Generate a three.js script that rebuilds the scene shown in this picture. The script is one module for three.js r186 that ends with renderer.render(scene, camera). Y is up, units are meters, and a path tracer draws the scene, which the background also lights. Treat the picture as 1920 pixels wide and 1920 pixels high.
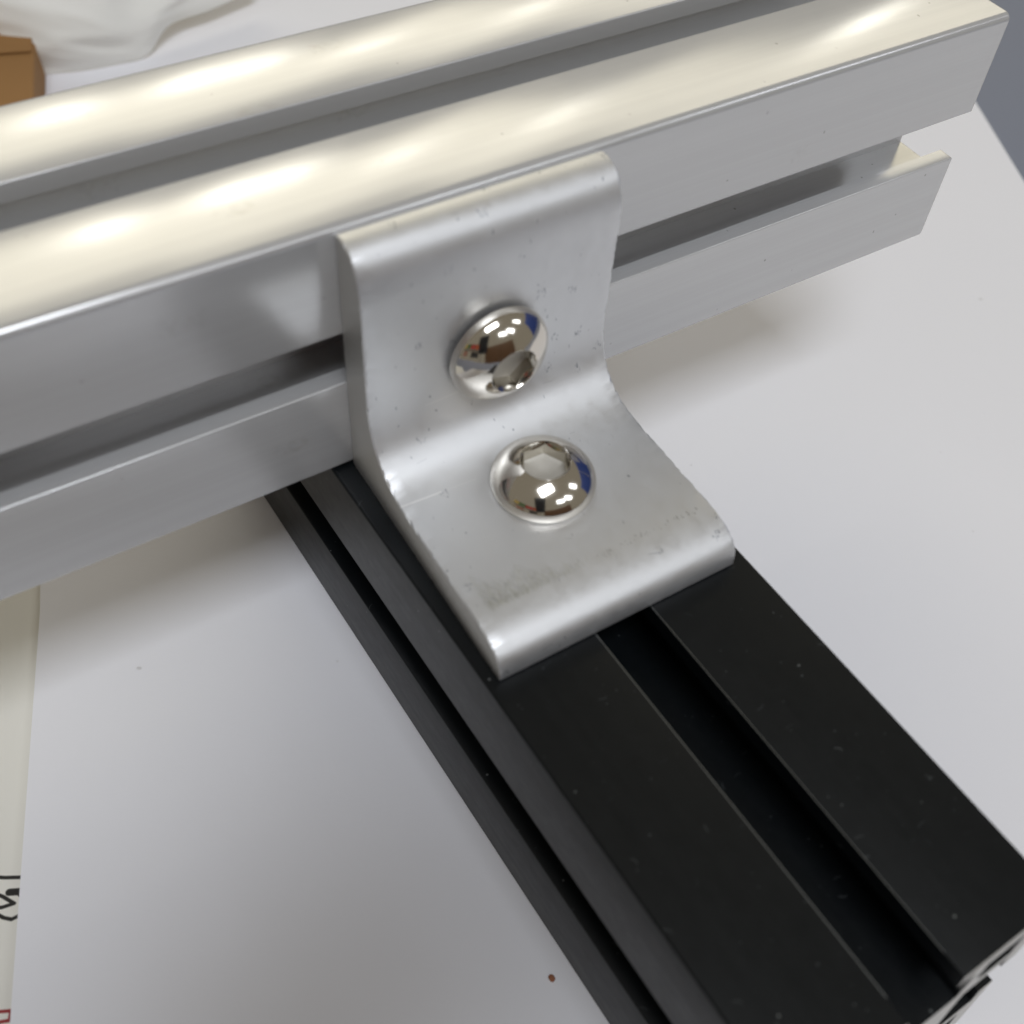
import * as THREE from 'three';
import { RoundedBoxGeometry } from 'three/addons/geometries/RoundedBoxGeometry.js';
import { RectAreaLightUniformsLib } from 'three/addons/lights/RectAreaLightUniformsLib.js';
import { toCreasedNormals, mergeGeometries, mergeVertices } from 'three/addons/utils/BufferGeometryUtils.js';

// ------------------------------------------------------------------ camera, light, exposure
const scene = new THREE.Scene();
const MM = 0.001;
const camera = new THREE.PerspectiveCamera(48.58, 1, 0.004, 40);
const EYE = new THREE.Vector3(-57.16, 160.24, 96.03).multiplyScalar(MM);
const RIGHT = new THREE.Vector3(0.85401, 0.05548, 0.5173), DOWN = new THREE.Vector3(-0.37678, -0.6197, 0.68849), FWD = new THREE.Vector3(0.35876, -0.78288, -0.50832);
camera.position.copy(EYE);
camera.quaternion.setFromRotationMatrix(new THREE.Matrix4().makeBasis(RIGHT, DOWN.clone().negate(), FWD.clone().negate()));
camera.focus = 0.178;
camera.userData.fStop = 20;
const lin = (r, g, b) => new THREE.Color().setRGB(r, g, b);
scene.background = lin(0.180, 0.163, 0.133);          // dim warm hall all round
const renderer = new THREE.WebGLRenderer({ antialias: true });
renderer.toneMapping = THREE.LinearToneMapping;
renderer.toneMappingExposure = 1.22;
renderer.shadowMap.enabled = true;
RectAreaLightUniformsLib.init();

const T0 = new THREE.Vector3(0.01, 0.05, 0.0);
const taken = {};
function numbered(n) { taken[n] = (taken[n] ?? -1) + 1; return taken[n] ? n + '_' + String(taken[n]).padStart(3, '0') : n; }
function obj(name, g, m, parent) {
  const o = new THREE.Mesh(g, m); o.castShadow = o.receiveShadow = true;
  o.name = parent && parent !== scene ? name : numbered(name); (parent ?? scene).add(o); return o;
}
function thing(name, label, category, pos = [0, 0, 0], group) {
  const o = new THREE.Group(); o.name = numbered(name); o.position.set(...pos); scene.add(o);
  o.userData = { label, category }; if (group) o.userData.group = group; return o;
}
// ceiling lamps: a housing, a glowing diffuser and a light of the same size just in front of it
const housingMat = new THREE.MeshStandardMaterial({ color: lin(0.5, 0.49, 0.46), roughness: 0.5 });
function panelLamp(label, dir, dist, w, h, rgb, L, aim = T0, group) {
  const p = T0.clone().addScaledVector(new THREE.Vector3(...dir).normalize(), dist);
  const t = thing('ceiling_lamp', label, 'lamp', p.toArray(), group);
  t.up.set(0, 0, 1); t.lookAt(aim);                       // local +z faces the table
  const hb = obj('housing', new RoundedBoxGeometry(w + 0.05, h + 0.05, 0.06, 2, 0.012), housingMat, t); hb.position.z = -0.036;
  const gl = new THREE.MeshStandardMaterial({ color: lin(0.6, 0.6, 0.6), emissive: lin(...rgb), emissiveIntensity: 0.5 });
  const d = obj('diffuser', new THREE.BoxGeometry(w, h, 0.004), gl, t); d.position.z = -0.002;
  const l = new THREE.RectAreaLight(lin(...rgb), L, w, h); l.position.z = 0.004; l.rotation.y = Math.PI; t.add(l);
  l.name = 'light';
}
const az = (a, e) => { const r = Math.PI / 180; return [Math.sin(a * r) * Math.cos(e * r), Math.sin(e * r), -Math.cos(a * r) * Math.cos(e * r)]; };
const COOL = [0.94, 0.98, 1.05], WARM = [1.0, 0.92, 0.71], NEUT = [1, 0.96, 0.84];
panelLamp('large cool white lamp panel high over the work table', [-0.14, 0.91, 0.40], 2.4, 1.05, 0.62, COOL, 9.8);
const lampGroup = 'warm lamps along the far side of the hall';
for (const [a, e, w, h, L] of [[3, 35.5, 1.0, 1.5, 1.15], [17, 36, 1.0, 1.4, 1.2], [31, 34, 0.9, 1.3, 1.15], [45, 34, 1.0, 1.2, 0.75], [59, 31, 1.0, 1.2, 0.8]])
  panelLamp('wide warm lamp panel in the far row of the hall', az(a, e), 4.4, w, h, WARM, L, T0, lampGroup);
for (const [a, e, L] of [[8, 31, 34], [15.2, 30.6, 34], [18.8, 30.2, 26], [26, 33, 16], [36, 32.6, 16], [51.5, 26.4, 26]])
  panelLamp('small bright spotlight hanging before the warm panels', az(a, e), 3.9, 0.10, 0.075, NEUT, L, T0, 'spotlights on the far side of the hall');
for (const [d, L] of [[[0.40, 0.56, 0.74], 3.6], [[0.64, 0.60, 0.45], 3.2], [[0.14, 0.60, 0.80], 3.2]])
  panelLamp('small cool spotlight hanging on the near side of the hall', d, 2.6, 0.62, 0.3, COOL, L, T0, 'spotlights on the near side of the hall');

// ------------------------------------------------------------------ textures
let seed = 7;
const rnd = () => { seed = (seed * 1664525 + 1013904223) >>> 0; return seed / 4294967296; };
function canvas(w, h) { const c = document.createElement('canvas'); c.width = w; c.height = h; return [c, c.getContext('2d')]; }
function tex(c, srgb, ru = 1, rv = 1) {
  const t = new THREE.CanvasTexture(c); t.wrapS = t.wrapT = THREE.RepeatWrapping; t.repeat.set(ru, rv);
  if (srgb) t.colorSpace = THREE.SRGBColorSpace; return t;
}
function dataTex(w, h, f, ru, rv) {
  const d = new Uint8Array(w * h * 4);
  for (let j = 0; j < h; j++) for (let i = 0; i < w; i++) { const v = Math.max(0, Math.min(255, f(i, j))); d.set([v, v, v, 255], (j * w + i) * 4); }
  const t = new THREE.DataTexture(d, w, h); t.wrapS = t.wrapT = THREE.RepeatWrapping; t.repeat.set(ru, rv); t.magFilter = THREE.LinearFilter; t.needsUpdate = true; return t;
}
function vnoise(n) {  // periodic value noise on an n x n lattice
  const g = Float32Array.from({ length: n * n }, rnd), s = (t) => t * t * (3 - 2 * t);
  return (u, v) => {
    u = ((u % 1) + 1) % 1 * n; v = ((v % 1) + 1) % 1 * n;
    const i = Math.floor(u), j = Math.floor(v), a = s(u - i), b = s(v - j), q = (x, y) => g[((y % n + n) % n) * n + ((x % n + n) % n)];
    return (q(i, j) * (1 - a) + q(i + 1, j) * a) * (1 - b) + (q(i, j + 1) * (1 - a) + q(i + 1, j + 1) * a) * b;
  };
}
const nA = vnoise(8), nB = vnoise(32), nC = vnoise(96), nD = vnoise(200);
// die lines of an extruded profile: fine across (u), slow along (v)
const line1 = Float32Array.from({ length: 512 }, rnd), line2 = Float32Array.from({ length: 64 }, rnd);
const streak = (i) => 0.5 * line1[i & 511] + 0.5 * (line2[(i >> 3) & 63]);
const dieRough = dataTex(512, 256, (i, j) => 190 + 22 * (streak(i) - 0.5) + 16 * (nB(i / 512, j / 256) - 0.5) + 14 * (nC(i / 512, j / 256) - 0.5), 1 / 40, 1 / 60);
const dieBump = dataTex(512, 256, (i, j) => 128 + 190 * (streak(i) - 0.5) + 14 * (nB(i / 512, j / 256) - 0.5), 1 / 40, 1 / 60);
const grain = dataTex(512, 512, (i, j) => 128 + 150 * (nD(i / 512, j / 512) - 0.5) + 120 * (rnd() - 0.5), 1 / 14, 1 / 14);

function speckled(w, h, base, draw) { const [c, x] = canvas(w, h); x.fillStyle = base; x.fillRect(0, 0, w, h); draw(x, w, h); return c; }
const silverMap = tex(speckled(512, 2048, 'rgb(205,205,206)', (x, w, h) => {
  for (let i = 0; i < 512; i++) { const v = Math.round(205 + 6 * (streak(i) - 0.5)); x.fillStyle = `rgb(${v},${v},${v})`; x.fillRect(i, 0, 1, h); }
  for (let i = 0; i < 20; i++) { x.fillStyle = `rgba(90,86,80,${0.1 + rnd() * 0.4})`; x.beginPath(); x.ellipse(rnd() * w, rnd() * h, 1 + rnd() * 2.2, 1 + rnd() * 2.2, 0, 0, 7); x.fill(); }
  for (let k = 0; k < 6; k++) { const cx = rnd() * w, cy = rnd() * h; for (let i = 0; i < 40; i++) { x.fillStyle = `rgba(160,156,146,${0.015 + rnd() * 0.05})`; x.beginPath(); x.ellipse(cx + (rnd() - 0.5) * 26, cy + (rnd() - 0.5) * 60, 1 + rnd() * 5, 1 + rnd() * 7, rnd() * 3, 0, 7); x.fill(); } }
  for (let i = 0; i < 26; i++) { x.strokeStyle = `rgba(225,225,222,${0.1 + rnd() * 0.25})`; x.lineWidth = 0.7; const a = rnd() * w, b = rnd() * h; x.beginPath(); x.moveTo(a, b); x.lineTo(a + (rnd() - 0.5) * 12, b + 20 + rnd() * 90); x.stroke(); }
}), true, 1 / 43, 1 / 172);
const blackMap = tex(speckled(512, 2048, 'rgb(6,10,13)', (x, w, h) => {
  for (let i = 0; i < 420; i++) { x.fillStyle = `rgba(190,190,185,${0.1 + rnd() * rnd() * 0.7})`; const r = 0.8 + rnd() * rnd() * 1.8; x.beginPath(); x.ellipse(rnd() * w, rnd() * h, r, r, 0, 0, 7); x.fill(); }
  for (let i = 0; i < 90; i++) { x.strokeStyle = `rgba(170,170,166,${0.1 + rnd() * 0.35})`; x.lineWidth = 1 + rnd() * 0.6; const a = rnd() * w, b = rnd() * h, t = rnd() * 6; x.beginPath(); x.moveTo(a, b); x.quadraticCurveTo(a + Math.cos(t) * 7, b + Math.sin(t) * 7, a + Math.cos(t + 0.6) * 13, b + Math.sin(t + 0.6) * 13); x.stroke(); }
}), true, 1 / 43, 1 / 150);

// ------------------------------------------------------------------ materials
const silver = new THREE.MeshStandardMaterial({ color: 0xffffff, map: silverMap, metalness: 0.42, roughness: 0.25, roughnessMap: dieRough });
const rawCut = new THREE.MeshStandardMaterial({ color: lin(0.58, 0.57, 0.54), metalness: 1, roughness: 0.5, bumpMap: grain, bumpScale: 2e-5 });
const blackAnod = new THREE.MeshPhysicalMaterial({ color: 0xffffff, map: blackMap, metalness: 0, specularIntensity: 0.62, roughness: 0.55, roughnessMap: dieRough, bumpMap: dieBump, bumpScale: 1.0e-7 });
const nickel = new THREE.MeshStandardMaterial({ color: lin(0.74, 0.70, 0.63), metalness: 1, roughness: 0.105 });

// ------------------------------------------------------------------ table, sheets, card, curled paper
const table = obj('table_top', new RoundedBoxGeometry(1.5, 0.03, 1.0, 3, 0.006), new THREE.MeshStandardMaterial({ color: lin(0.20, 0.22, 0.275), roughness: 0.55 }));
table.position.set(0.2, -0.0165 , -0.12); table.userData = { kind: 'structure' };
const paperBump = dataTex(512, 512, (i, j) => 128 + 90 * (nA(i / 512, j / 512) - 0.5) + 50 * (nB(i / 512, j / 512) - 0.5) + 26 * (nD(i / 512, j / 512) - 0.5), 1 / 90, 1 / 90);
function sheetGeo(pts, thick) {
  const s = new THREE.Shape(pts.map(([x, z]) => new THREE.Vector2(x, -z)));
  const g = new THREE.ExtrudeGeometry(s, { depth: thick, bevelEnabled: false });
  g.rotateX(-Math.PI / 2); g.scale(MM, MM, MM); return g;      // uv in mm
}
// the white sheet: corners from its two visible edges (about 22 degrees turned)
const whiteMap = tex(speckled(1024, 1024, 'rgb(236,236,240)', (x, w, h) => {
  for (let i = 0; i < 24; i++) { x.fillStyle = `rgba(110,104,98,${0.1 + rnd() * 0.3})`; x.beginPath(); const r = 0.5 + rnd() * 1.1; x.ellipse(rnd() * w, rnd() * h, r, r * (1 + rnd()), rnd() * 3, 0, 7); x.fill(); }
}), true, 1 / 190, 1 / 190);
const white = new THREE.MeshStandardMaterial({ color: 0xffffff, map: whiteMap, roughness: 0.62, bumpMap: paperBump, bumpScale: 9e-5 });
const sheet = obj('paper_sheet', sheetGeo([[-6, -208], [-62.5, -28], [-85, 33], [-120, 120], [90, 205], [146, 34], [193.5, -64], [262, -205]], 1.2), white);
sheet.position.y = -0.0012; sheet.userData = { label: 'large white paper sheet spread flat under the metal profiles', category: 'paper' };

const sheet2 = obj('paper_sheet', sheetGeo([[172, -28], [330, -10], [300, 190], [60, 150]], 0.2), white);
sheet2.position.y = -0.00142; sheet2.userData = { label: 'second white paper sheet, partly under the large one, near corner', category: 'paper' };
// printed sheet to the left, under the white one
{
  const [c, x] = canvas(1024, 1024); x.fillStyle = 'rgb(230,228,220)'; x.fillRect(0, 0, 1024, 1024);
  const S = 1024 / 100, P = (mx, mz) => [(mx + 150) * S, (mz + 40) * S];   // millimetres on the table to the print
  const pen = (col, lw, pts, close) => { x.strokeStyle = col; x.lineWidth = lw * S; x.lineCap = 'round'; x.lineJoin = 'round'; x.beginPath(); pts.forEach((p, i) => { const q = P(...p); i ? x.lineTo(...q) : x.moveTo(...q); }); if (close) x.closePath(); x.stroke(); };
  const K = 'rgb(34,33,30)', RED = 'rgb(150,42,44)';
  pen(K, 0.5, [[-82.6, 11.2], [-81.6, 12.2], [-80.4, 13.0], [-78.2, 14.2]]);
  pen(K, 0.5, [[-83.0, 13.6], [-81.3, 15.6], [-80.25, 17.3], [-81.9, 17.0], [-83.6, 16.2]]);
  pen(K, 1.0, [[-80.4, 15.4], [-79.4, 15.9], [-78.6, 16.4]]);
  pen(K, 0.7, [[-79.3, 15.9], [-78.9, 17.2], [-79.3, 18.7]]);
  pen(K, 0.5, [[-83.2, 16.9], [-82.1, 18.5], [-81.2, 19.3], [-80.2, 19.3], [-79.2, 18.6]]);
  pen(RED, 0.42, [[-86.6, 30.2], [-84.7, 31.1], [-85.2, 32.2], [-87.3, 31.4]], true);
  pen(RED, 0.42, [[-87.2, 32.4], [-84.6, 33.4], [-86, 37]]);
  const m = new THREE.CanvasTexture(c); m.colorSpace = THREE.SRGBColorSpace;
  const g = sheetGeo([[-148, -38], [-52, -38], [-52, 58], [-148, 58]], 0.15);
  const p = g.attributes.position, uv = g.attributes.uv;
  for (let i = 0; i < p.count; i++) uv.setXY(i, (p.getX(i) / MM + 150) / 100, 1 - (p.getZ(i) / MM + 40) / 100);
  const o = obj('printed_sheet', g, new THREE.MeshStandardMaterial({ color: 0xffffff, map: m, roughness: 0.7 }));
  o.position.y = -0.00140; o.userData = { label: 'cream printed paper with black and red marks under the white sheet', category: 'paper' };
}
// brown card far left
{
  const t = thing('cardboard_box', 'low orange brown cardboard box at the far corner of the sheet', 'box', [-0.0944, -0.0015, -0.2105]); t.rotation.y = -0.305;
  const m = new THREE.MeshStandardMaterial({ color: lin(0.30, 0.155, 0.05), roughness: 0.8, bumpMap: grain, bumpScale: 4e-5 });
  const b = obj('box_body', new RoundedBoxGeometry(0.17, 0.011, 0.2, 2, 0.001), m, t); b.position.set(0, 0.0056, -0.045);
  const f = obj('lid_flap', new RoundedBoxGeometry(0.17, 0.0006, 0.1, 2, 0.0002), m, t); f.position.set(-0.0005, 0.0116, -0.041);
}
// brown crumb on the sheet
{
  const g = new THREE.IcosahedronGeometry(0.00042, 2), p = g.attributes.position;
  for (let i = 0; i < p.count; i++) { const k = 1 + 0.35 * (nB(p.getX(i) * 700 + 0.5, p.getZ(i) * 700 + p.getY(i) * 300) - 0.5); p.setXYZ(i, p.getX(i) * k, p.getY(i) * k * 0.55, p.getZ(i) * k * 1.25); }
  g.computeVertexNormals();
  const o = obj('crumb', g, new THREE.MeshStandardMaterial({ color: lin(0.30, 0.12, 0.06), roughness: 0.8 })); o.position.set(-0.021, 0.0002, 0.064);
  o.userData = { label: 'tiny reddish brown crumb on the white sheet beside the black profile', category: 'crumb' };
}
// curled white paper at the far left
{
  const rows = [
    [[-15.5, 0.3, -183], [-6, 0.3, -180.5], [3, 0.3, -179.5], [11, 0.6, -179.5], [19.5, 3.8, -185], [31, 4.2, -187], [45, 5, -190.5]],
    [[-20.5, 9, -186], [-9, 10, -180], [2, 10, -178.5], [12, 10.5, -181], [23, 11.5, -185], [37, 13, -189], [52, 15, -196]],
    [[-23, 20, -192], [-10, 21, -187], [4, 22, -183], [15, 20, -189], [27, 25, -192], [42, 26, -198], [58, 28, -208]],
    [[-24, 36, -204], [-8, 38, -200], [6, 35, -196], [20, 37, -203], [34, 38, -206], [48, 38, -214], [64, 41, -224]],
    [[-24, 50, -222], [-8, 52, -220], [6, 49, -214], [20, 52, -222], [34, 51, -224], [48, 52, -232], [64, 55, -240]],
  ].map((r) => r.map((p) => new THREE.Vector3(...p)));
  const NU = 60, NV = 46, cols = [];
  const rc = rows.map((r) => new THREE.CatmullRomCurve3(r, false, 'centripetal'));
  for (let i = 0; i <= NU; i++) { const c = new THREE.CatmullRomCurve3(rc.map((r) => r.getPoint(i / NU))); cols.push(Array.from({ length: NV + 1 }, (_, j) => c.getPoint(j / NV))); }
  const pos = [], idx = [], uvs = [], W = NV + 1, N1 = (NU + 1) * W;
  for (let i = 0; i <= NU; i++) for (let j = 0; j <= NV; j++) {
    const p = cols[i][j], w = (0.5 - Math.abs(nB(i / NU / 4 + 0.3 * j / NV, j / NV / 5) - 0.5) * 2) * 2.2 * Math.min(1, j / 8) + (nA(i / NU / 2 + j / NV / 3, j / NV / 3) - 0.5) * 2 * Math.min(1, j / 8);
    pos.push(p.x * MM, p.y * MM, (p.z + w) * MM); uvs.push(i, j);
  }
  const du = new THREE.Vector3(), dv = new THREE.Vector3();
  const at = (i, j) => new THREE.Vector3().fromArray(pos, (i * W + j) * 3);
  for (let i = 0; i <= NU; i++) for (let j = 0; j <= NV; j++) {
    du.copy(at(Math.min(NU, i + 1), j)).sub(at(Math.max(0, i - 1), j)); dv.copy(at(i, Math.min(NV, j + 1))).sub(at(i, Math.max(0, j - 1)));
    const n = du.cross(dv).normalize(), q = at(i, j).addScaledVector(n, -0.00025); pos.push(q.x, q.y, q.z); uvs.push(i, j);
  }
  for (let i = 0; i < NU; i++) for (let j = 0; j < NV; j++) {
    const a = i * W + j, b = a + W; idx.push(a, b, a + 1, b, b + 1, a + 1, N1 + a, N1 + a + 1, N1 + b, N1 + b, N1 + a + 1, N1 + b + 1);
  }
  const rim = (a, b) => idx.push(a, N1 + a, b, b, N1 + a, N1 + b);
  for (let i = 0; i < NU; i++) { rim(i * W, (i + 1) * W); rim((i + 1) * W + NV, i * W + NV); }
  for (let j = 0; j < NV; j++) { rim(j + 1, j); rim(NU * W + j, NU * W + j + 1); }
  const g = new THREE.BufferGeometry(); g.setAttribute('position', new THREE.Float32BufferAttribute(pos, 3)); g.setAttribute('uv', new THREE.Float32BufferAttribute(uvs, 2)); g.setIndex(idx); g.computeVertexNormals();
  const o = obj('curled_paper', g, new THREE.MeshPhysicalMaterial({ color: lin(0.84, 0.83, 0.78), roughness: 0.55 }));
  o.userData = { label: 'crumpled white paper curling up behind the silver profile', category: 'paper' };
}

// ------------------------------------------------------------------ slotted profiles (40 mm, 8 mm slots)
function profileShape(sh, R) {
  const lip = 2.6, cav = 7.4, dep = 10.6, r = 0.24, pts = [];
  const arc = (cx, cy, rad, a0, a1, n) => { for (let i = 0; i <= n; i++) { const a = a0 + (a1 - a0) * i / n; pts.push([cx + rad * Math.cos(a), cy + rad * Math.sin(a)]); } };
  // one side (bottom, walking +x along y = -20), then turned four times
  const H = Math.PI / 2;
  arc(-20 + R, -20 + R, R, -2 * H, -H, 6);
  arc(-sh - r, -20 + r, r, -H, 0, 3);
  pts.push([-sh, -20 + lip], [-cav, -20 + lip], [-cav, -20 + dep], [cav, -20 + dep], [cav, -20 + lip], [sh, -20 + lip]);
  arc(sh + r, -20 + r, r, -2 * H, -H, 3);
  const all = [];
  for (let k = 0; k < 4; k++) { const c = [1, 0, -1, 0][k], s = [0, 1, 0, -1][k]; for (const [x, y] of pts) all.push(new THREE.Vector2(c * x - s * y, s * x + c * y)); }
  const S = new THREE.Shape(all);
  const bore = new THREE.Path(); bore.absarc(0, 0, 3.4, 0, 7, true); S.holes.push(bore);
  for (const [sx, sy] of [[1, 1], [1, -1], [-1, 1], [-1, -1]]) {    // hollow corners
    const h = new THREE.Path(), a = 9.6, b = 16.2; h.moveTo(sx * a, sy * (a + 2)); h.lineTo(sx * a, sy * b); h.lineTo(sx * b, sy * b); h.lineTo(sx * b, sy * a); h.lineTo(sx * (a + 2), sy * a); h.closePath(); S.holes.push(h);
  }
  return S;
}
function profile(name, label, mat, sh, len, tilt, R) {
  const t = thing(name, label, 'metal profile');
  const S = profileShape(sh, R);
  const skew = (g, z0, z1) => { const p = g.attributes.position; for (let i = 0; i < p.count; i++) { const z = p.getZ(i); if (z > (z0 + z1) / 2) p.setZ(i, z - tilt * (p.getY(i) - 20) + 0); } return g; };
  let g = new THREE.ExtrudeGeometry(S, { depth: len, bevelEnabled: false, steps: 1 });
  g = skew(g, 0, len); g = toCreasedNormals(g, 0.6); g.scale(MM, MM, MM);
  obj('body', g, mat, t);
  let e = new THREE.ExtrudeGeometry(S, { depth: 0.06, bevelEnabled: false });
  { const p = e.attributes.position; for (let i = 0; i < p.count; i++) p.setZ(i, p.getZ(i) + len + 0.002 - tilt * (p.getY(i) - 20)); e.computeVertexNormals(); e.scale(MM, MM, MM); }
  obj('cut_end', e, rawCut, t);
  return t;
}
const sp = profile('silver_slotted_profile', 'long silver aluminium profile with slots lying across the black one', silver, 4.15, 380, 0, 1.1);
sp.rotation.y = Math.PI / 2; sp.position.set((91.2 - 380) * MM, 60 * MM, -20 * MM);
const bp = profile('black_slotted_profile', 'black anodised aluminium profile with slots running toward the viewer', blackAnod, 4.13, 138, 0.085, 0.4);
const worn = new THREE.MeshStandardMaterial({ color: lin(0.22, 0.23, 0.23), metalness: 1, roughness: 0.45 });
for (const [x, w] of [[-4.3, 0.15], [4.28, 0.1]]) { const e = obj('worn_edge', new RoundedBoxGeometry(w * MM, 0.06 * MM, 135 * MM, 1, 0.02 * MM), worn, bp); e.position.set(x * MM, 19.97 * MM, 67.5 * MM); }
bp.rotation.y = 0.0342; { const zs = -44; bp.position.set(Math.sin(0.0342) * zs * MM, 20 * MM, zs * MM); }

// ------------------------------------------------------------------ angle bracket
{
  const t = thing('angle_bracket', 'silver aluminium corner bracket bolted where the two profiles cross', 'bracket', [0, 0.04005, 0.00004]);
  const sec = [], H = Math.PI / 2;
  const arc = (cz, cy, r, a0, a1, n) => { for (let i = 0; i <= n; i++) { const a = a0 + (a1 - a0) * i / n; sec.push([cz + r * Math.cos(a), cy + r * Math.sin(a)]); } };
  const tv = 5.9, th = 5.6, top = 39.4, front = 39.7;
  const arcE = (cz, cy, rz, ry, a0, a1, n) => { for (let i = 0; i <= n; i++) { const a = a0 + (a1 - a0) * i / n; sec.push([cz + rz * Math.cos(a), cy + ry * Math.sin(a)]); } };
  // section as (z, y): from the back of the wall plate, over its top, down the front, along the foot, round its end and back underneath
  sec.push([0, 0.4], [0, 12], [0, 26]);
  arcE(0.9, top - 0.5, 0.9, 0.5, 2 * H, H, 3);
  const bez = (a, c, b, n) => { for (let i = 0; i <= n; i++) { const t = i / n, u = 1 - t; sec.push([u * u * a[0] + 2 * u * t * c[0] + t * t * b[0], u * u * a[1] + 2 * u * t * c[1] + t * t * b[1]]); } };
  bez([1.2, top], [tv, top], [tv, top - 7], 22);
  sec.push([tv, 28], [tv, 24]);
  bez([tv, 17], [tv, th], [17, th], 34);
  sec.push([22, th], [26, th]);
  bez([front - 7.5, th], [front, th], [front, 0.9], 22);
  arc(front - 0.5, 0.5, 0.5, 0, -H, 3);
  sec.push([26, 0], [12, 0], [0.5, 0]);
  const n = sec.length, al = [0]; for (let i = 1; i <= n; i++) { const a = sec[i - 1], b = sec[i % n]; al.push(al[i - 1] + Math.hypot(a[0] - b[0], a[1] - b[1])); }
  const nor = sec.map((_, i) => { const a = sec[(i + n - 1) % n], b = sec[(i + 1) % n]; const dx = b[0] - a[0], dy = b[1] - a[1], l = Math.hypot(dx, dy); return [-dy / l, dx / l]; });
  // finer rings so that the sawn edges can be a little ragged
  const fine = []; for (let i = 0; i <= n; i++) { const a = i % n, b = (i + 1) % n, d = al[i + 1] - al[i]; if (i === n) { fine.push([sec[0], nor[0], al[n]]); break; } const k = Math.max(1, Math.round(d / 0.6)); for (let q = 0; q < k; q++) { const f = q / k; fine.push([[sec[a][0] + (sec[b][0] - sec[a][0]) * f, sec[a][1] + (sec[b][1] - sec[a][1]) * f], [nor[a][0] + (nor[b][0] - nor[a][0]) * f, nor[a][1] + (nor[b][1] - nor[a][1]) * f], al[i] + d * f]); } }
  const F = fine.length, x0 = -17, x1 = 19, TOT = al[n];
  const jit = Array.from({ length: F }, (_, i) => [(rnd() - 0.5) * 0.34 + (nB(i / F, 0.1) - 0.5) * 0.3, (rnd() - 0.5) * 0.4 + (nB(i / F, 0.7) - 0.5) * 0.36, 0.08 + rnd() * rnd() * 0.3, 0.08 + rnd() * rnd() * 0.4]); jit[F - 1] = jit[0];
  const xs = (i) => { const [ja, jb, ea, eb] = jit[i]; return [[x0, ea], [x0 + 0.12 + Math.abs(ja), 0], [x0 + 2, 0], [x0 + 10, 0], [1, 0], [x1 - 10, 0], [x1 - 2, 0], [x1 - 0.12 - Math.abs(jb), 0], [x1, eb]]; };
  const pos = [], uv = [], idx = [], M = 9;
  for (let i = 0; i < F; i++) { const [p, q, s] = fine[i]; for (const [x, inset] of xs(i)) { pos.push(x * MM, (p[1] + q[1] * -inset) * MM, (p[0] + q[0] * -inset) * MM); uv.push((x - x0) / 36, s / TOT); } }
  for (let i = 0; i < F - 1; i++) for (let k = 0; k < M - 1; k++) { const a = i * M + k, b = a + M; idx.push(a, b, a + 1, b, b + 1, a + 1); }
  const g0 = new THREE.BufferGeometry(); g0.setAttribute('position', new THREE.Float32BufferAttribute(pos, 3)); g0.setAttribute('uv', new THREE.Float32BufferAttribute(uv, 2)); g0.setIndex(idx);
  // outward check
  g0.scale(1 / MM, 1 / MM, 1 / MM); const g = toCreasedNormals(g0, 0.5); g.scale(MM, MM, MM);   // creases are found in millimetres
  // marks: s runs round the section; front face and foot top lie at s of 40..105 or so
  const TW = 1024, TH = 2048, s2 = (s) => TH * (1 - s / TOT), xx = (x) => TW * (x - x0) / 36;
  const sAt = (z, y) => { let best = 0, bd = 1e9; for (const f of fine) { const d = Math.hypot(f[0][0] - z, f[0][1] - y); if (d < bd) { bd = d; best = f[2]; } } return best; };
  const c = speckled(TW, TH, 'rgb(224,225,226)', (q) => {
    const dot = (x, s, r, col) => { q.fillStyle = col; q.beginPath(); q.ellipse(xx(x), s2(s), r * TW / 36, r * TH / TOT * (0.6 + rnd() * 0.7), rnd() * 3, 0, 7); q.fill(); };
    for (let i = 0; i < 150; i++) dot(x0 + rnd() * 36, 20 + rnd() * 100, 0.06 + rnd() * 0.12, `rgba(120,124,130,${0.15 + rnd() * 0.4})`);
    for (let k = 0; k < 26; k++) { const cx = x0 + rnd() * 36, cs = 30 + rnd() * 85; for (let i = 0; i < 10; i++) dot(cx + (rnd() - 0.5) * 1.2, cs + (rnd() - 0.5) * 1.2, 0.05 + rnd() * 0.15, `rgba(118,122,130,${0.12 + rnd() * 0.3})`); }
    // smear of grey grime along the start of the foot's rounded end
    const sg = sAt(32.6, th);
    for (let i = 0; i < 1500; i++) { const f = rnd() * (0.35 + 0.65 * rnd()), k = nA(f * 0.9, 0.3), e = rnd(); dot(-14.8 + f * 15, sg + 0.5 - (e * e * (1.2 + 3.6 * k) + rnd() * 0.7) * (1.35 - f), 0.06 + rnd() * 0.26, `rgba(136,135,120,${0.012 + rnd() * 0.035})`); }
    for (let i = 0; i < 60; i++) { const f = rnd(); dot(-2 + f * 19, sg + (rnd() - 0.5) * 0.8, 0.04 + rnd() * 0.09, `rgba(100,100,96,${0.15 + rnd() * 0.35})`); }
    const scr = (xa, sa, xb, sb, col, lw) => { q.strokeStyle = col; q.lineWidth = lw; q.beginPath(); q.moveTo(xx(xa), s2(sa)); q.lineTo(xx(xb), s2(sb)); q.stroke(); };
    const sf = sAt(14.5, th);
    scr(-17, sf - 0.4, -11, sf - 0.1, 'rgba(252,252,252,0.9)', 3); scr(-11, sf - 0.1, -6, sf + 0.1, 'rgba(240,240,240,0.35)', 2);
    scr(-9, sAt(tv, 13), -3, sAt(tv, 13) - 0.2, 'rgba(238,238,238,0.6)', 2);
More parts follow.
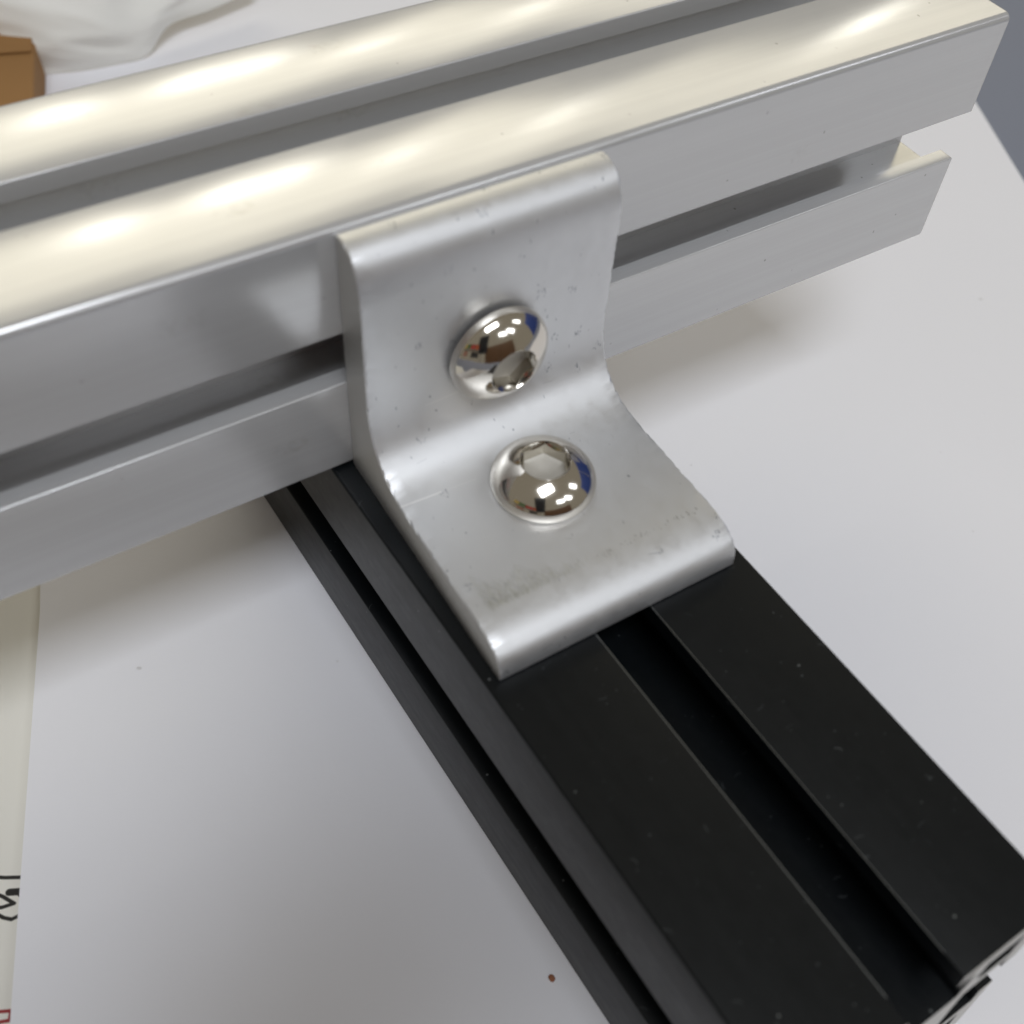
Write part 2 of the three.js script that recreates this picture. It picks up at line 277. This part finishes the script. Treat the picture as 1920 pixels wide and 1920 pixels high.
    for (let i = 0; i < 40; i++) { const xa = x0 + rnd() * 36, sa = 30 + rnd() * 85; scr(xa, sa, xa + (rnd() - 0.3) * 2.5, sa + (rnd() - 0.5) * 1.2, rnd() < 0.5 ? `rgba(235,235,235,${0.2 + rnd() * 0.4})` : `rgba(130,130,134,${0.15 + rnd() * 0.3})`, 1 + rnd()); }
  });
  const map = tex(c, true); map.wrapS = map.wrapT = THREE.ClampToEdgeWrapping;
  const bg = dataTex(512, 512, (i, j) => 128 + 130 * (line1[j & 511] - 0.5) + 60 * (nD(i / 512, j / 512) - 0.5) + 40 * (rnd() - 0.5), 1.7, 4);
  const br = dataTex(256, 256, (i, j) => 185 + 24 * (nB(i / 256, j / 256) - 0.5) + 24 * (nC(i / 256, j / 256) - 0.5), 1, 3);
  const m = new THREE.MeshStandardMaterial({ color: 0xffffff, map, metalness: 0.85, roughness: 0.66, roughnessMap: br, bumpMap: bg, bumpScale: 8e-7 });
  obj('plate', g, m, t);
  // sawn end faces
  const cut = (x, k, flip) => {
    const pts = fine.slice(0, F - 1).map(([p, q], i) => new THREE.Vector2(p[0] - q[0] * jit[i][k], p[1] - q[1] * jit[i][k]));
    const s = new THREE.ShapeGeometry(new THREE.Shape(pts)); s.rotateY(-Math.PI / 2); s.translate(x, 0, 0); s.scale(MM, MM, MM);
    const p = s.attributes.position; void flip; for (let i = 0; i < p.count; i++) p.setX(i, x * MM);
    obj('sawn_side', s, rawCut, t);
  };
  cut(x0, 2, false); cut(x1, 3, true);
}

// ------------------------------------------------------------------ button head screws
function screwHead() {
  const N = 96, rings = [], hexR = (a, ap) => { const s = Math.PI / 3; const b = ((a % s) + s) % s - s / 2; return ap / Math.cos(b); };
  const C = -2.61, R = 7.66;
  const ring = (r, y) => rings.push(() => [r, y]);
  ring(6.4, 0); ring(6.82, 0.03); ring(6.98, 0.16); ring(7.03, 0.36); ring(7.03, 0.72);
  // dome drawn from its slope (degrees from flat) at each radius, nearly flat on top and turning down sharply at the rim
  const slope = [[7.03, 88], [6.96, 73], [6.78, 61], [6.4, 51], [5.9, 44], [5.2, 37], [4.3, 30], [3.4, 22]];
  let y = 0.72; const dome = [];
  for (let k = 0; k < slope.length - 1; k++) { const [ra, da] = slope[k], [rb, db] = slope[k + 1]; for (let q = 1; q <= 5; q++) { const d = (da + (db - da) * (q - 0.5) / 5) * Math.PI / 180; y += (ra - rb) / 5 * Math.tan(d); dome.push([ra + (rb - ra) * q / 5, y]); } }
  for (const [r, yy] of dome) ring(r, yy);
  const yt = y; void C; void R;
  ring(3.36, yt + 0.02); ring(3.3, yt + 0.0); ring(3.24, yt - 0.1);
  const ap = 2.7, domeEnd = rings.length;
  rings.push((a) => [Math.min(3.2, hexR(a, ap) + 0.06), yt - 0.16 - 0.9 * (3.24 - Math.min(3.2, hexR(a, ap) + 0.06))]);
  rings.push((a) => [hexR(a, ap), yt - 0.32 - 0.8 * (3.2 - hexR(a, ap))]);
  rings.push((a) => [hexR(a, ap), yt - 1.2]); rings.push((a) => [hexR(a, ap), yt - 2.2]);
  const floorAt = rings.length; rings.push((a) => [hexR(a, ap) * 0.9, yt - 2.28]); ring(2.1, yt - 2.36); ring(1.2, yt - 2.52); ring(0.5, yt - 2.62);
  const build = (k0, k1, cap) => {
    const pos = [], idx = [], uv = [], n = k1 - k0;
    for (let k = k0; k < k1; k++) for (let i = 0; i < N; i++) { const a = i / N * 2 * Math.PI, [r, y] = rings[k](a); pos.push(r * Math.cos(a) * MM, y * MM, -r * Math.sin(a) * MM); }
    for (let k = 0; k < n - 1; k++) for (let i = 0; i < N; i++) { const a = k * N + i, b = k * N + (i + 1) % N, c = a + N, d = b + N; idx.push(a, b, c, b, d, c); }
    if (cap) { pos.push(0, (yt - 2.65) * MM, 0); for (let i = 0; i < N; i++) idx.push((n - 1) * N + i, (n - 1) * N + (i + 1) % N, pos.length / 3 - 1); }
    const q = new THREE.BufferGeometry(); q.setAttribute('position', new THREE.Float32BufferAttribute(pos, 3)); q.setIndex(idx);
    q.scale(1 / MM, 1 / MM, 1 / MM); const e = toCreasedNormals(q, 0.42); e.scale(MM, MM, MM); const p = e.attributes.position; for (let i = 0; i < p.count; i++) uv.push(p.getX(i) * 1000, p.getZ(i) * 1000);
    e.setAttribute('uv', new THREE.Float32BufferAttribute(uv, 2)); return e;
  };
  return [build(0, domeEnd, false), build(domeEnd - 1, floorAt, false), build(floorAt - 1, rings.length, true)];
}
const [headGeo, socketGeo, floorGeo] = screwHead();
const socketMat = new THREE.MeshStandardMaterial({ color: lin(0.52, 0.49, 0.43), metalness: 1, roughness: 0.2 });
const floorMat = new THREE.MeshStandardMaterial({ color: lin(0.75, 0.73, 0.68), metalness: 1, roughness: 0.62, bumpMap: grain, bumpScale: 1e-5 });
const shankGeo = new THREE.CylinderGeometry(3.95 * MM, 3.95 * MM, 0.9 * MM, 40); shankGeo.translate(0, -0.42 * MM, 0);
function screw(label, pos) {
  const t = thing('button_head_screw', label, 'screw', pos, 'hex socket screws in the bracket');
  const h = obj('head', headGeo, nickel, t); obj('hex_socket', socketGeo, socketMat, h); obj('socket_floor', floorGeo, floorMat, h); return t;
}
const s1 = screw('shiny button head screw in the upright plate of the bracket', [0.00125, 0.059, 0.00662]);
obj('shank', shankGeo, socketMat, s1); s1.rotation.set(Math.PI / 2, 0, 0); s1.rotateY(0.75);
const s2 = screw('shiny button head screw in the flat foot of the bracket', [0.0015, 0.04568, 0.0193]); s2.rotateY(-0.02);

// ------------------------------------------------------------------ what the screws mirror: the phone that takes the picture, a blue display wall, crates
{
  const t = thing('phone', 'black phone held over the table, its lens facing the profiles', 'phone');
  t.position.copy(EYE).addScaledVector(FWD, -6.5 * MM).addScaledVector(DOWN, 0.057).addScaledVector(RIGHT, -0.004);
  t.quaternion.setFromRotationMatrix(new THREE.Matrix4().makeBasis(RIGHT.clone().negate(), DOWN.clone().negate(), FWD));
  const b = obj('case', new RoundedBoxGeometry(0.052, 0.118, 0.0072, 4, 0.0034), new THREE.MeshStandardMaterial({ color: lin(0.012, 0.012, 0.014), roughness: 0.3 }), t); void b;
  const r = obj('lens_ring', new THREE.TorusGeometry(0.0045, 0.0007, 10, 40), new THREE.MeshStandardMaterial({ color: lin(0.2, 0.2, 0.2), metalness: 1, roughness: 0.3 }), t);
  r.position.set(-0.004, 0.0535, 0.0039);
}
{
  const t = thing('display_wall', 'tall blue display wall standing to the right of the table', 'display wall', [1.7, -0.75, 0.05]);
  const m = new THREE.MeshStandardMaterial({ color: lin(0.03, 0.075, 0.36), roughness: 0.6 });
  for (const z of [-0.42, 0.42]) { const p = obj('panel', new RoundedBoxGeometry(0.04, 1.5, 0.82, 2, 0.008), m, t); p.position.set(0, 0.8, z); }
  for (const z of [-0.6, 0.6]) { const f = obj('foot', new RoundedBoxGeometry(0.4, 0.045, 0.06, 2, 0.01), housingMat, t); f.position.set(0, 0.023, z); }
}
{
  const t = thing('cupboard', 'brown wooden cupboard with two doors in front of the table', 'cupboard', [-0.05, -0.75, 1.35]);
  const m = new THREE.MeshStandardMaterial({ color: lin(0.16, 0.085, 0.045), roughness: 0.6 }), k = new THREE.MeshStandardMaterial({ color: lin(0.5, 0.48, 0.44), metalness: 1, roughness: 0.3 });
  const b = obj('carcass', new RoundedBoxGeometry(1.3, 1.35, 0.4, 2, 0.006), m, t); b.position.set(0, 0.675, 0.22);
  for (const x of [-1, 1]) { const d = obj('door', new RoundedBoxGeometry(0.62, 1.27, 0.02, 2, 0.004), m, t); d.position.set(x * 0.318, 0.675, 0.005); const h = obj('knob', new THREE.SphereGeometry(0.018, 20, 14), k, d); h.position.set(-x * 0.26, 0.05, -0.026); }
}
{
  const t = thing('shelf_rack', 'grey metal rack holding coloured crates near the table', 'rack', [-1.12, -0.75, 0.62]); t.rotation.y = 0.55 + Math.PI / 2;
  for (const y of [0.8, 1.14]) { const p = obj('shelf', new RoundedBoxGeometry(1.3, 0.025, 0.34, 2, 0.004), housingMat, t); p.position.y = y; }
  for (const x of [-0.63, 0.63]) for (const z of [-0.15, 0.15]) { const p = obj('post', new RoundedBoxGeometry(0.03, 1.5, 0.03, 2, 0.004), housingMat, t); p.position.set(x, 0.75, z); }
  const crate = (c, word, u, y) => {
    const m = new THREE.MeshStandardMaterial({ color: lin(...c), roughness: 0.45 });
    const at = new THREE.Vector3(u, y + 0.0135, 0).applyAxisAngle(new THREE.Vector3(0, 1, 0), t.rotation.y).add(t.position);
    const g = thing('plastic_crate', word, 'crate', at.toArray(), 'crates on the metal rack'); g.rotation.y = t.rotation.y;
    const b = (n, w, h, d, x, yy, z) => { const o = obj(n, new RoundedBoxGeometry(w, h, d, 2, 0.003), m, g); o.position.set(x, yy, z); };
    b('bottom', 0.3, 0.01, 0.28, 0, 0.006, 0);
    for (const q of [-1, 1]) { b('side_wall', 0.01, 0.2, 0.28, q * 0.145, 0.11, 0); b('side_wall', 0.3, 0.2, 0.01, 0, 0.11, q * 0.138); b('rim', 0.32, 0.02, 0.02, 0, 0.21, q * 0.145); b('handle', 0.02, 0.02, 0.28, q * 0.155, 0.21, 0); }
  };
  crate([0.62, 0.13, 0.03], 'orange plastic crate on the upper shelf of the rack', -0.44, 1.14);
  crate([0.5, 0.045, 0.035], 'red plastic crate on the upper shelf of the rack', -0.1, 1.14);
  crate([0.06, 0.17, 0.05], 'green plastic crate on the upper shelf of the rack', 0.22, 1.14);
  crate([0.62, 0.46, 0.12], 'yellow plastic crate on the upper shelf of the rack', 0.5, 1.14);
  crate([0.03, 0.03, 0.035], 'black plastic crate on the lower shelf of the rack', -0.3, 0.8);
  crate([0.45, 0.24, 0.2], 'pink plastic crate on the lower shelf of the rack', 0.25, 0.8);
}
renderer.render(scene, camera);
